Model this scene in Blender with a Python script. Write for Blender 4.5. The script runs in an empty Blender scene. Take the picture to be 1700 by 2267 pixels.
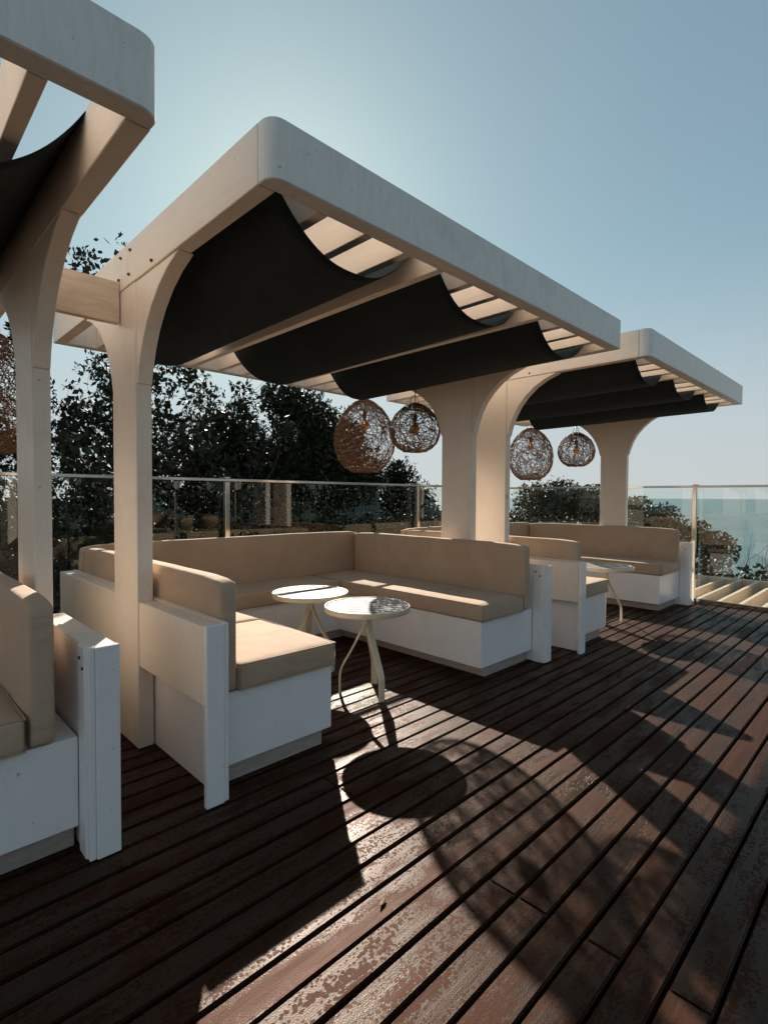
import bpy, bmesh, math, random
from mathutils import Vector, Matrix, noise

# ------------------------------------------------------------------ camera, light, exposure
sc = bpy.context.scene
COL = sc.collection
H = 1.25
yaw, pit, rol = math.radians(44.639), math.radians(1.6527), math.radians(0.3257)
fw = Vector((math.sin(yaw) * math.cos(pit), math.cos(yaw) * math.cos(pit), -math.sin(pit)))
rt = Vector((math.cos(yaw), -math.sin(yaw), 0))
up = rt.cross(fw)
r2 = rt * math.cos(rol) + up * math.sin(rol)
u2 = -rt * math.sin(rol) + up * math.cos(rol)
cd = bpy.data.cameras.new('camera')
cam = bpy.data.objects.new('camera', cd)
COL.objects.link(cam)
M = Matrix((r2, u2, -fw)).transposed().to_4x4()
M.translation = Vector((0, 0, H))
cam.matrix_world = M
cd.sensor_fit = 'HORIZONTAL'
cd.sensor_width = 36.0
cd.lens = 36.0 * 1173.85 / 1700.0
cd.clip_start = 0.05
cd.clip_end = 60000
sc.camera = cam

SUN_AZ, SUN_EL = math.radians(33.8), math.radians(27.9)
SUN = Vector((math.sin(SUN_AZ) * math.cos(SUN_EL), math.cos(SUN_AZ) * math.cos(SUN_EL), math.sin(SUN_EL)))
SKY_GAMMA = 0.60
SKY_TINT = (0.79, 1.0, 0.975)
w = bpy.data.worlds.new('World')
sc.world = w
w.use_nodes = True
nt = w.node_tree
nt.nodes.clear()
out = nt.nodes.new('ShaderNodeOutputWorld')
bg = nt.nodes.new('ShaderNodeBackground')
sky = nt.nodes.new('ShaderNodeTexSky')
sky.sky_type = 'NISHITA'
sky.sun_disc = False
sky.sun_elevation = SUN_EL
sky.sun_rotation = SUN_AZ
sky.altitude = 10
sky.air_density = 1.0
sky.dust_density = 0.5
sky.ozone_density = 1.5
hs = nt.nodes.new('ShaderNodeHueSaturation')
hs.inputs['Saturation'].default_value = 0.85
nt.links.new(sky.outputs[0], hs.inputs['Color'])
gm = nt.nodes.new('ShaderNodeGamma')          # thin bright haze evens the sky out
gm.inputs['Gamma'].default_value = SKY_GAMMA
nt.links.new(hs.outputs[0], gm.inputs['Color'])
tn = nt.nodes.new('ShaderNodeMix'); tn.data_type = 'RGBA'; tn.blend_type = 'MULTIPLY'
tn.inputs[0].default_value = 1.0
tn.inputs[7].default_value = (*SKY_TINT, 1)
nt.links.new(gm.outputs[0], tn.inputs[6])
tcw = nt.nodes.new('ShaderNodeTexCoord'); sx = nt.nodes.new('ShaderNodeSeparateXYZ')
nt.links.new(tcw.outputs['Generated'], sx.inputs[0])
ra = nt.nodes.new('ShaderNodeMapRange'); ra.interpolation_type = 'SMOOTHERSTEP'
ra.inputs['From Min'].default_value = -0.02; ra.inputs['From Max'].default_value = 0.45
ra.inputs['To Min'].default_value = 0.85; ra.inputs['To Max'].default_value = 0.0
nt.links.new(sx.outputs['Z'], ra.inputs['Value'])
hz_ = nt.nodes.new('ShaderNodeMix'); hz_.data_type = 'RGBA'          # sea haze band all round the horizon
hz_.inputs[7].default_value = (2.97, 3.14, 3.32, 1)
nt.links.new(ra.outputs[0], hz_.inputs[0]); nt.links.new(tn.outputs[2], hz_.inputs[6])
nt.links.new(hz_.outputs[2], bg.inputs['Color'])
nt.links.new(bg.outputs[0], out.inputs['Surface'])
bg.inputs['Strength'].default_value = 0.083

sd = bpy.data.lights.new('sun', 'SUN')
sd.energy = 3.8
sd.angle = math.radians(0.53)
sd.color = (1.0, 0.9, 0.78)
so = bpy.data.objects.new('sun', sd)
so.rotation_euler = SUN.to_track_quat('Z', 'Y').to_euler()
so.location = (3, 5, 8)
COL.objects.link(so)

sc.view_settings.view_transform = 'Standard'
sc.view_settings.look = 'None'
sc.view_settings.exposure = 1.2
sc.view_settings.gamma = 1.0
sc.render.engine = 'CYCLES'
sc.cycles.max_bounces = 12
sc.cycles.transparent_max_bounces = 24
sc.cycles.use_denoising = True

random.seed(7)

# ------------------------------------------------------------------ material helpers
def mat(name):
    m = bpy.data.materials.new(name)
    m.use_nodes = True
    t = m.node_tree
    b = t.nodes['Principled BSDF']
    return m, t, b

def N(t, typ, **kw):
    n = t.nodes.new(typ)
    for k, v in kw.items():
        if hasattr(n, k):
            setattr(n, k, v)
        else:
            n.inputs[k].default_value = v
    return n

def L(t, a, b):
    t.links.new(a, b)

def coords(t, scale=(1, 1, 1), rnd=True, out='Object'):
    """object coordinates, shifted by a per-object random amount"""
    tc = N(t, 'ShaderNodeTexCoord')
    mp = N(t, 'ShaderNodeMapping')
    mp.inputs['Scale'].default_value = scale
    if rnd:
        oi = N(t, 'ShaderNodeObjectInfo')
        mul = N(t, 'ShaderNodeVectorMath', operation='SCALE')
        cmb = N(t, 'ShaderNodeCombineXYZ')
        mm = N(t, 'ShaderNodeMath', operation='MULTIPLY')
        mm.inputs[1].default_value = 7.31
        L(t, oi.outputs['Random'], cmb.inputs[0]); L(t, oi.outputs['Random'], mm.inputs[0])
        L(t, mm.outputs[0], cmb.inputs[1])
        mul.inputs['Scale'].default_value = 13.0
        L(t, cmb.outputs[0], mul.inputs[0])
        ad = N(t, 'ShaderNodeVectorMath', operation='ADD')
        L(t, tc.outputs[out], ad.inputs[0]); L(t, mul.outputs[0], ad.inputs[1])
        L(t, ad.outputs[0], mp.inputs['Vector'])
    else:
        L(t, tc.outputs[out], mp.inputs['Vector'])
    return mp.outputs[0]

def ramp(t, src, stops):
    r = N(t, 'ShaderNodeValToRGB')
    e = r.color_ramp.elements
    e[0].position, e[0].color = stops[0][0], (*stops[0][1], 1)
    e[1].position, e[1].color = stops[-1][0], (*stops[-1][1], 1)
    for p, c in stops[1:-1]:
        x = e.new(p); x.color = (*c, 1)
    L(t, src, r.inputs[0])
    return r.outputs[0]

def mix(t, fac, a, b, blend='MIX'):
    m = N(t, 'ShaderNodeMix', data_type='RGBA', blend_type=blend)
    for s, v in ((m.inputs[0], fac), (m.inputs[6], a), (m.inputs[7], b)):
        if isinstance(v, (int, float)):
            s.default_value = v
        elif isinstance(v, tuple):
            s.default_value = (*v, 1)
        else:
            L(t, v, s)
    return m.outputs[2]

def mth(t, op, a, b=None, clamp=False):
    m = N(t, 'ShaderNodeMath', operation=op, use_clamp=clamp)
    for i, v in enumerate((a, b)):
        if v is None: continue
        if isinstance(v, (int, float)): m.inputs[i].default_value = v
        else: L(t, v, m.inputs[i])
    return m.outputs[0]

def bump(t, b, h, strength, dist=0.01):
    n = N(t, 'ShaderNodeBump')
    n.inputs['Strength'].default_value = strength
    n.inputs['Distance'].default_value = dist
    L(t, h, n.inputs['Height'])
    L(t, n.outputs[0], b.inputs['Normal'])
    return n

def noise_tex(t, vec, scale, detail=4, rough=0.55, dist=0.0):
    n = N(t, 'ShaderNodeTexNoise')
    n.inputs['Scale'].default_value = scale
    n.inputs['Detail'].default_value = detail
    n.inputs['Roughness'].default_value = rough
    n.inputs['Distortion'].default_value = dist
    L(t, vec, n.inputs['Vector'])
    return n.outputs['Fac']

def painted(name, col, col2, grain=(1, 1, 12), dirt=0.35, rough=0.42, knots=True):
    """thin paint over planed pine: faint grain, a few knots showing through, specks of dirt"""
    m, t, b = mat(name)
    v = coords(t, grain)
    g = noise_tex(t, v, 5.0, 5, 0.6, 0.4)
    c = ramp(t, g, [(0.3, col2), (0.62, col)])
    v2 = coords(t)
    d = noise_tex(t, v2, 2.2, 6, 0.65)
    dm = ramp(t, d, [(0.56, (0, 0, 0)), (0.78, (1, 1, 1))])
    c = mix(t, mth(t, 'MULTIPLY', dm, dirt), c, tuple(x * 0.62 for x in col2))
    sp = noise_tex(t, v2, 55, 2, 0.5)
    sm = ramp(t, sp, [(0.735, (0, 0, 0)), (0.76, (1, 1, 1))])
    c = mix(t, mth(t, 'MULTIPLY', sm, 0.55), c, (0.16, 0.09, 0.06))
    if knots:
        vo = N(t, 'ShaderNodeTexVoronoi', feature='F1')
        vo.inputs['Scale'].default_value = 1.7
        L(t, v2, vo.inputs['Vector'])
        km = ramp(t, vo.outputs['Distance'], [(0.028, (1, 1, 1)), (0.055, (0, 0, 0))])
        c = mix(t, mth(t, 'MULTIPLY', km, 0.5), c, (0.42, 0.22, 0.1))
    L(t, c, b.inputs['Base Color'])
    b.inputs['Roughness'].default_value = rough
    bump(t, b, mth(t, 'ADD', g, mth(t, 'MULTIPLY', sp, 0.25)), 0.22, 0.004)
    return m

MAT = {}
MAT['cream'] = painted('cream_paint', (0.90, 0.785, 0.67), (0.86, 0.745, 0.63), (12, 12, 1.2))
MAT['cream_y'] = painted('cream_paint_beam', (0.90, 0.785, 0.67), (0.85, 0.735, 0.62), (12, 1.2, 12))
MAT['fascia'] = painted('fascia_paint', (0.84, 0.81, 0.77), (0.75, 0.72, 0.68), (9, 9, 2.0), dirt=0.55, knots=False)
MAT['pine'] = painted('pale_pine', (0.80, 0.64, 0.49), (0.68, 0.51, 0.36), (1.5, 12, 9), dirt=0.2)
MAT['white'] = painted('white_paint', (0.94, 0.89, 0.87), (0.90, 0.85, 0.84), (3, 3, 3), dirt=0.18, rough=0.3, knots=False)
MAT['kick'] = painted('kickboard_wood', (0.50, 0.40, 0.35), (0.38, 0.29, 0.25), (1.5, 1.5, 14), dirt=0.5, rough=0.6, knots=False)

def cushion_mat():
    m, t, b = mat('tan_canvas')
    v = coords(t)
    n1 = noise_tex(t, v, 2.5, 5, 0.6)
    c = ramp(t, n1, [(0.3, (0.47, 0.325, 0.22)), (0.7, (0.56, 0.405, 0.285))])
    st = noise_tex(t, v, 9, 4, 0.7)
    sm = ramp(t, st, [(0.62, (0, 0, 0)), (0.74, (1, 1, 1))])
    c = mix(t, mth(t, 'MULTIPLY', sm, 0.25), c, (0.30, 0.21, 0.13))
    L(t, c, b.inputs['Base Color'])
    b.inputs['Roughness'].default_value = 0.85
    b.inputs['Sheen Weight'].default_value = 0.12
    b.inputs['Specular IOR Level'].default_value = 0.25
    wv = coords(t, (1, 1, 2.2))
    wr = noise_tex(t, wv, 5, 3, 0.5, 1.2)
    fine = noise_tex(t, v, 420, 2, 0.5)
    bump(t, b, mth(t, 'ADD', wr, mth(t, 'MULTIPLY', fine, 0.06)), 0.5, 0.014)
    return m
MAT['canvas'] = cushion_mat()

def cloth_mat():
    m, t, b = mat('dark_shade_cloth')
    v = coords(t)
    n1 = noise_tex(t, v, 1.6, 5, 0.6)
    c = ramp(t, n1, [(0.35, (0.008, 0.0145, 0.017)), (0.75, (0.013, 0.022, 0.025))])
    L(t, c, b.inputs['Base Color'])
    b.inputs['Roughness'].default_value = 0.75
    b.inputs['Specular IOR Level'].default_value = 0.3
    cv = coords(t, (1, 0.7, 1))
    cr = noise_tex(t, cv, 2.2, 2, 0.5, 1.6)
    fold = mth(t, 'ABSOLUTE', mth(t, 'SUBTRACT', cr, 0.5))
    fine = noise_tex(t, v, 500, 1, 0.5)
    bump(t, b, mth(t, 'ADD', ramp(t, fold, [(0.0, (1, 1, 1)), (0.05, (0, 0, 0))]), mth(t, 'MULTIPLY', fine, 0.08)), 0.25, 0.01)
    return m
MAT['cloth'] = cloth_mat()

def deck_mat():
    """brown decking stain, weathered to a pale grey-tan film, with crystals of old stain left in speckles"""
    m, t, b = mat('deck_stain')
    v = coords(t)
    vs = coords(t, (1.0, 14, 14))
    grain = noise_tex(t, vs, 3.0, 6, 0.65, 0.3)
    patch = noise_tex(t, coords(t, (0.8, 2.2, 1)), 2.4, 5, 0.62)
    oi = N(t, 'ShaderNodeObjectInfo')
    vo = N(t, 'ShaderNodeTexVoronoi', feature='F1'); vo.inputs['Scale'].default_value = 78
    L(t, coords(t, (1, 1.2, 1)), vo.inputs['Vector'])
    wob = noise_tex(t, coords(t), 260, 2, 0.5)
    dens = noise_tex(t, coords(t, (1.2, 5, 1)), 3.2, 5, 0.65)
    # specks of old stain left on the film: none where dens is low, run together where it is high
    thr = mth(t, 'MULTIPLY', mth(t, 'SUBTRACT', dens, 0.36), 2.9, True)
    dist = mth(t, 'ADD', vo.outputs['Distance'], mth(t, 'MULTIPLY', mth(t, 'SUBTRACT', wob, 0.5), 0.35))
    speck = mth(t, 'LESS_THAN', dist, thr)
    per = mth(t, 'MULTIPLY', mth(t, 'SUBTRACT', oi.outputs['Random'], 0.5), 0.14)
    w1 = mth(t, 'ADD', mth(t, 'ADD', patch, per), mth(t, 'MULTIPLY', mth(t, 'SUBTRACT', wob, 0.5), 0.35))
    film = ramp(t, w1, [(0.42, (0, 0, 0)), (0.47, (1, 1, 1))])
    worn = mth(t, 'MULTIPLY', film, mth(t, 'SUBTRACT', 1.0, speck))
    stain = ramp(t, grain, [(0.25, (0.016, 0.0052, 0.0022)), (0.75, (0.046, 0.0150, 0.0065))])
    tan = ramp(t, grain, [(0.3, (0.016, 0.0070, 0.0040)), (0.7, (0.048, 0.0225, 0.0130))])
    L(t, mix(t, worn, stain, tan), b.inputs['Base Color'])
    r = mix(t, worn, ramp(t, grain, [(0.3, (0.60,) * 3), (0.7, (0.72,) * 3)]), ramp(t, grain, [(0.3, (0.37,) * 3), (0.7, (0.50,) * 3)]))
    wet = noise_tex(t, coords(t, (0.5, 3, 1)), 1.7, 4, 0.6)
    wm = ramp(t, wet, [(0.5, (0, 0, 0)), (0.66, (1, 1, 1))])
    L(t, mix(t, mth(t, 'MULTIPLY', wm, 0.4), r, (0.28, 0.28, 0.28)), b.inputs['Roughness'])
    b.inputs['Specular IOR Level'].default_value = 0.27
    L(t, mix(t, worn, (1.0, 0.38, 0.20), (1.0, 0.76, 0.59)), b.inputs['Specular Tint'])
    hgt = mth(t, 'ADD', mth(t, 'MULTIPLY', grain, 0.7), mth(t, 'ADD', mth(t, 'MULTIPLY', wob, 0.45), mth(t, 'MULTIPLY', worn, -0.25)))
    bump(t, b, hgt, 0.5, 0.0028)
    return m
MAT['deck'] = deck_mat()

def simple(name, col, rough=0.5, metal=0.0, nscale=8, var=0.25, bmp=0.15, spec=0.5):
    m, t, b = mat(name)
    v = coords(t)
    n1 = noise_tex(t, v, nscale, 5, 0.6)
    c = ramp(t, n1, [(0.3, tuple(x * (1 - var) for x in col)), (0.7, col)])
    L(t, c, b.inputs['Base Color'])
    b.inputs['Roughness'].default_value = rough
    b.inputs['Metallic'].default_value = metal
    b.inputs['Specular IOR Level'].default_value = spec
    bump(t, b, n1, bmp, 0.004)
    return m
MAT['underdeck'] = simple('underdeck_dark', (0.012, 0.009, 0.007), 0.9)  # near-black in place of shade under the boards; also on the edge beam
MAT['earth'] = simple('dark_earth', (0.05, 0.045, 0.03), 0.95, nscale=0.8)
MAT['steel'] = simple('brushed_steel', (0.62, 0.58, 0.53), 0.16, 1.0, 30, 0.1, 0.03)
MAT['table'] = simple('cream_metal', (0.70, 0.58, 0.42), 0.38, 0.0, 20, 0.1, 0.05)
MAT['slat'] = simple('pale_table_slats', (0.34, 0.335, 0.33), 0.55, 0.0, 25, 0.18, 0.1, 0.2)
MAT['rattan'] = simple('rattan_rope', (0.30, 0.155, 0.075), 0.65, 0.0, 60, 0.5, 0.5)
MAT['black'] = simple('black_fitting', (0.02, 0.018, 0.016), 0.5)
MAT['rust'] = simple('rusty_bolt', (0.22, 0.10, 0.05), 0.7, 0.4)
MAT['bark'] = simple('bark', (0.055, 0.04, 0.03), 0.9, nscale=20, var=0.5, bmp=0.6)
MAT['chairweave'] = simple('woven_chair', (0.42, 0.30, 0.18), 0.7, nscale=90, var=0.5, bmp=0.6)
MAT['chairframe'] = simple('pale_chair_frame', (0.6, 0.55, 0.46), 0.4)
MAT['parasol'] = simple('parasol_canvas', (0.72, 0.66, 0.56), 0.9)
MAT['swag'] = simple('beige_awning', (0.46, 0.38, 0.30), 0.85)

def amber():
    m, t, b = mat('amber_glass')
    b.inputs['Base Color'].default_value = (0.85, 0.42, 0.10, 1)
    b.inputs['Roughness'].default_value = 0.12
    b.inputs['Transmission Weight'].default_value = 0.55
    b.inputs['Subsurface Weight'].default_value = 0.0
    return m
MAT['amber'] = amber()

def leafmat(name, c1, c2, rough=0.55):
    m, t, b = mat(name)
    v = coords(t, rnd=False)
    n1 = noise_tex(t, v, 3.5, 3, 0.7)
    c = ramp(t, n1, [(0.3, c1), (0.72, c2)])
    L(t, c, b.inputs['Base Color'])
    b.inputs['Roughness'].default_value = rough
    b.inputs['Specular IOR Level'].default_value = 0.3
    tr = N(t, 'ShaderNodeBsdfTranslucent')
    L(t, c, tr.inputs['Color'])
    mx = N(t, 'ShaderNodeMixShader')
    mx.inputs[0].default_value = 0.08
    L(t, b.outputs[0], mx.inputs[1]); L(t, tr.outputs[0], mx.inputs[2])
    L(t, mx.outputs[0], t.nodes['Material Output'].inputs['Surface'])
    return m
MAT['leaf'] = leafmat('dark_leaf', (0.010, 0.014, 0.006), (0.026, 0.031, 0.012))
MAT['leaf2'] = leafmat('olive_leaf', (0.035, 0.038, 0.013), (0.10, 0.080, 0.034), 0.45)

def glassmat():
    m, t, b = mat('clear_glass')
    t.nodes.remove(b)
    ge = N(t, 'ShaderNodeNewGeometry')
    dt = N(t, 'ShaderNodeVectorMath', operation='DOT_PRODUCT')
    L(t, ge.outputs['Incoming'], dt.inputs[0]); L(t, ge.outputs['Normal'], dt.inputs[1])
    om = mth(t, 'SUBTRACT', 1.0, mth(t, 'ABSOLUTE', dt.outputs['Value']), True)
    fres = mth(t, 'ADD', 0.042, mth(t, 'MULTIPLY', mth(t, 'POWER', om, 5.0), 0.95), True)
    tr = N(t, 'ShaderNodeBsdfTransparent'); tr.inputs['Color'].default_value = (0.93, 0.965, 0.95, 1)
    gl = N(t, 'ShaderNodeBsdfGlossy'); gl.inputs['Roughness'].default_value = 0.0
    # salt specks on the panes
    v = coords(t)
    s = noise_tex(t, v, 85, 1, 0.4)
    sm = ramp(t, s, [(0.775, (0, 0, 0)), (0.79, (1, 1, 1))])
    df = N(t, 'ShaderNodeBsdfTranslucent'); df.inputs['Color'].default_value = (0.7, 0.68, 0.62, 1)
    mx = N(t, 'ShaderNodeMixShader'); mx2 = N(t, 'ShaderNodeMixShader')
    L(t, fres, mx.inputs[0]); L(t, tr.outputs[0], mx.inputs[1]); L(t, gl.outputs[0], mx.inputs[2])
    L(t, mth(t, 'MULTIPLY', sm, 0.6), mx2.inputs[0]); L(t, mx.outputs[0], mx2.inputs[1]); L(t, df.outputs[0], mx2.inputs[2])
    L(t, mx2.outputs[0], t.nodes['Material Output'].inputs['Surface'])
    return m
MAT['glass'] = glassmat()

def seamat():
    m, t, b = mat('sea_water')
    v = coords(t, (1, 1, 1), rnd=False)
    n1 = noise_tex(t, coords(t, (0.02, 0.05, 1), rnd=False), 1.0, 6, 0.6)
    c = ramp(t, n1, [(0.35, (0.075, 0.135, 0.145)), (0.7, (0.13, 0.195, 0.20))])
    L(t, c, b.inputs['Base Color'])
    b.inputs['Roughness'].default_value = 0.35
    w1 = noise_tex(t, coords(t, (0.25, 0.6, 1), rnd=False), 1.0, 5, 0.65)
    bump(t, b, w1, 0.7, 0.8)
    return m
MAT['sea'] = seamat()

# ------------------------------------------------------------------ mesh helpers
def link(name, bm, m, parent=None, smooth=False):
    me = bpy.data.meshes.new(name)
    bm.to_mesh(me); bm.free()
    me.materials.append(m)
    if smooth:
        for p in me.polygons: p.use_smooth = True
    o = bpy.data.objects.new(name, me)
    COL.objects.link(o)
    if parent: o.parent = parent
    return o

def link_pydata(name, vs, fs, m, parent=None, smooth=False):
    me = bpy.data.meshes.new(name)
    me.from_pydata(vs, [], fs)
    me.materials.append(m)
    if smooth:
        me.polygons.foreach_set('use_smooth', [True] * len(me.polygons))
    me.update()
    o = bpy.data.objects.new(name, me)
    COL.objects.link(o)
    if parent: o.parent = parent
    return o

def boxbm(x0, x1, y0, y1, z0, z1, bev=0.003, seg=1, bm=None):
    own = bm is None
    t = bmesh.new()
    bmesh.ops.create_cube(t, size=1)
    for v in t.verts:
        v.co = Vector(((x0 + x1) / 2 + v.co.x * (x1 - x0), (y0 + y1) / 2 + v.co.y * (y1 - y0), (z0 + z1) / 2 + v.co.z * (z1 - z0)))
    if bev:
        bmesh.ops.bevel(t, geom=t.edges[:], offset=bev, segments=seg, affect='EDGES', profile=0.5)
    if own: return t
    me = bpy.data.meshes.new('tmp'); t.to_mesh(me); t.free()
    bm.from_mesh(me); bpy.data.meshes.remove(me)
    return bm

def box(name, x0, x1, y0, y1, z0, z1, m, parent=None, bev=0.003, seg=1):
    return link(name, boxbm(x0, x1, y0, y1, z0, z1, bev, seg), m, parent)

def prism(pts, axis, a, b, bev=0.0):
    """extrude a 2-D outline (list of (p,q)) along axis x (outline in y,z) or z (outline in x,y)"""
    bm = bmesh.new()
    def P(p, q, s):
        return (s, p, q) if axis == 'x' else (p, q, s)
    lo = [bm.verts.new(P(p, q, a)) for p, q in pts]
    hi = [bm.verts.new(P(p, q, b)) for p, q in pts]
    n = len(pts)
    bm.faces.new(lo); bm.faces.new(hi)
    for i in range(n):
        bm.faces.new((lo[i], lo[(i + 1) % n], hi[(i + 1) % n], hi[i]))
    bmesh.ops.recalc_face_normals(bm, faces=bm.faces[:])
    if bev:
        es = [e for e in bm.edges if len(e.link_faces) == 2 and e.calc_face_angle(0) > 0.6]
        bmesh.ops.bevel(bm, geom=es, offset=bev, segments=1, affect='EDGES')
    return bm

def tube_pts(vs, fs, pts, rad, sides=6, closed=False, cap=True, flat=None):
    """append a tube along pts to (vs, fs); rad is a number or a list; flat=(rw, rt) gives a flat bar"""
    n = len(pts)
    base = len(vs)
    ref = None
    for i, p in enumerate(pts):
        a = pts[i - 1] if (i > 0 or closed) else p
        c = pts[(i + 1) % n] if (i < n - 1 or closed) else p
        d = (Vector(c) - Vector(a))
        if d.length < 1e-9: d = Vector((0, 0, 1))
        d.normalize()
        if ref is None:
            ref = d.orthogonal().normalized()
        ref = (ref - d * ref.dot(d))
        if ref.length < 1e-6: ref = d.orthogonal()
        ref.normalize()
        bi = d.cross(ref)
        r = rad[i] if isinstance(rad, (list, tuple)) else rad
        for k in range(sides):
            an = 2 * math.pi * k / sides
            vs.append(Vector(p) + ref * (r * math.cos(an)) + bi * (r * math.sin(an)))
    m = n if closed else n - 1
    for i in range(m):
        for k in range(sides):
            a = base + i * sides + k; b = base + i * sides + (k + 1) % sides
            c = base + ((i + 1) % n) * sides + (k + 1) % sides; d = base + ((i + 1) % n) * sides + k
            fs.append((a, b, c, d))
    if cap and not closed:
        fs.append(tuple(base + k for k in range(sides))[::-1])
        fs.append(tuple(base + (n - 1) * sides + k for k in range(sides)))

def tube(name, pts, rad, m, parent=None, sides=8, closed=False, smooth=True):
    vs, fs = [], []
    tube_pts(vs, fs, pts, rad, sides, closed)
    return link_pydata(name, vs, fs, m, parent, smooth)

def lathe(name, prof, m, parent=None, seg=32, center=(0, 0, 0), smooth=True):
    vs, fs = [], []
    cx, cy, cz = center
    for r, z in prof:
        for k in range(seg):
            a = 2 * math.pi * k / seg
            vs.append((cx + r * math.cos(a), cy + r * math.sin(a), cz + z))
    for i in range(len(prof) - 1):
        for k in range(seg):
            fs.append((i * seg + k, i * seg + (k + 1) % seg, (i + 1) * seg + (k + 1) % seg, (i + 1) * seg + k))
    return link_pydata(name, vs, fs, m, parent, smooth)

def thing(name, label, cat, loc=(0, 0, 0), rz=0.0, group=None):
    o = bpy.data.objects.new(name, None)
    o.empty_display_size = 0.1
    COL.objects.link(o)
    o.location = loc; o.rotation_euler = (0, 0, rz)
    o['label'] = label; o['category'] = cat
    if group: o['group'] = group
    return o

def tag(o, label=None, cat=None, group=None, kind=None):
    for k, v in (('label', label), ('category', cat), ('group', group), ('kind', kind)):
        if v: o[k] = v
    return o

def copy_tree(o, parent=None):
    c = o.copy(); COL.objects.link(c)
    if parent: c.parent = parent
    for ch in [x for x in bpy.data.objects if x.parent == o]:
        copy_tree(ch, c)
    return c

# ------------------------------------------------------------------ setting: sea, ground, deck
def grid_sheet(name, x0, x1, y0, y1, nx, ny, zf, m):
    vs, fs = [], []
    for j in range(ny + 1):
        for i in range(nx + 1):
            x = x0 + (x1 - x0) * i / nx; y = y0 + (y1 - y0) * j / ny
            vs.append((x, y, zf(x, y)))
    for j in range(ny):
        for i in range(nx):
            a = j * (nx + 1) + i
            fs.append((a, a + 1, a + nx + 2, a + nx + 1))
    return link_pydata(name, vs, fs, m, smooth=True)

sea = grid_sheet('sea', -30000, 30000, -30000, 30000, 6, 6, lambda x, y: -14.0, MAT['sea'])
tag(sea, 'calm pale teal sea reaching the horizon', kind='structure')

def ground_z(x, y):
    d = x - 12 + 0.3 * (y - 5)
    z = -2.6 + 0.15 * noise.noise(Vector((x * 0.3, y * 0.3, 0)))
    if d > 0:
        z -= min(12.5, d * d * 0.035 + d * 0.18)
    return z
gr = grid_sheet('ground', -60, 70, -60, 110, 90, 110, ground_z, MAT['earth'])
tag(gr, 'dark garden ground below the deck', kind='structure')

# deck: boards along x, pitch .10875, gap .012
PITCH, GAP, TH = 0.10875, 0.0108, 0.026
deck = bpy.data.objects.new('deck', None)
COL.objects.link(deck)
tag(deck, 'weathered brown stained timber deck of long boards', kind='structure')
def board_mesh(ln):
    bm = boxbm(-ln / 2, ln / 2, -(PITCH - GAP) / 2, (PITCH - GAP) / 2, -TH, 0, 0.0)
    es = [e for e in bm.edges if abs(e.verts[0].co.z) < 1e-6 and abs(e.verts[1].co.z) < 1e-6]
    bmesh.ops.bevel(bm, geom=es, offset=0.0045, segments=2, affect='EDGES')
    me = bpy.data.meshes.new('board'); bm.to_mesh(me); bm.free()
    me.materials.append(MAT['deck'])
    return me
lens = [5.6, 7.2, 9.0]
bmeshes = {l: board_mesh(l) for l in lens}
DX1 = 7.045
k0 = int(math.floor((0.05 - 1.188) / PITCH)); k1 = int(math.ceil((4.62 - 1.188) / PITCH))
rb = random.Random(3)
for k in range(k0, k1):
    yc = 1.188 + (k + 0.5) * PITCH
    x = DX1 - rb.uniform(0, 0.0)
    first = True
    while x > -1.9:
        ln = rb.choice(lens)
        if first: first = False
        o = bpy.data.objects.new('board', bmeshes[ln])
        o.location = (x - ln / 2, yc + rb.uniform(-0.0012, 0.0012), rb.uniform(-0.0012, 0.0012))
        o.rotation_euler = (rb.uniform(-0.006, 0.006), 0, rb.uniform(-0.0007, 0.0007))
        o.parent = deck
        COL.objects.link(o)
        x -= ln + 0.002
# the boards behind the photographer, joined
bm = bmesh.new()
for k in range(int((-6.5 - 1.188) / PITCH), k0):
    yc = 1.188 + (k + 0.5) * PITCH
    boxbm(-3, DX1, yc - (PITCH - GAP) / 2, yc + (PITCH - GAP) / 2, -TH, 0, 0.0, bm=bm)
o = link('outer_boards', bm, MAT['deck'], deck); o['kind'] = 'stuff'
bm = bmesh.new()
for k in range(k0, k1):
    yc = 1.188 + (k + 0.5) * PITCH
    boxbm(-6.5, -2.0 - 2.5, yc - (PITCH - GAP) / 2, yc + (PITCH - GAP) / 2, -TH, 0, 0.0, bm=bm)
bm.free()
sub = box('underdeck_shade_sheet', -4.5, 7.03, -6.5, 4.6, -0.30, -0.085, MAT['underdeck'], bev=0)  # one sheet instead of joists, its colour stands in for shade in the gaps
tag(sub, 'near-black sheet under the deck boards, standing in for the shade below', kind='structure')
edge = box('deck_edge_beam', 7.05, 7.11, -6.5, 4.62, -0.30, -0.001, MAT['underdeck'], bev=0.002)
tag(edge, 'dark steel edge along the right end of the deck', kind='structure')

# ------------------------------------------------------------------ canopy (pergola) and banquette, built at booth B
OX, OY = 0.957, 1.95          # base point of a booth
XL, XR = 0.945, 3.738         # outer faces of the side beams
YF, YB = 1.48, 4.15
ZB, ZT = 2.275, 2.475
XLi, XRi = 1.013, 3.668
def lo(x): return x - OX
def ly(y): return y - OY

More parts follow.
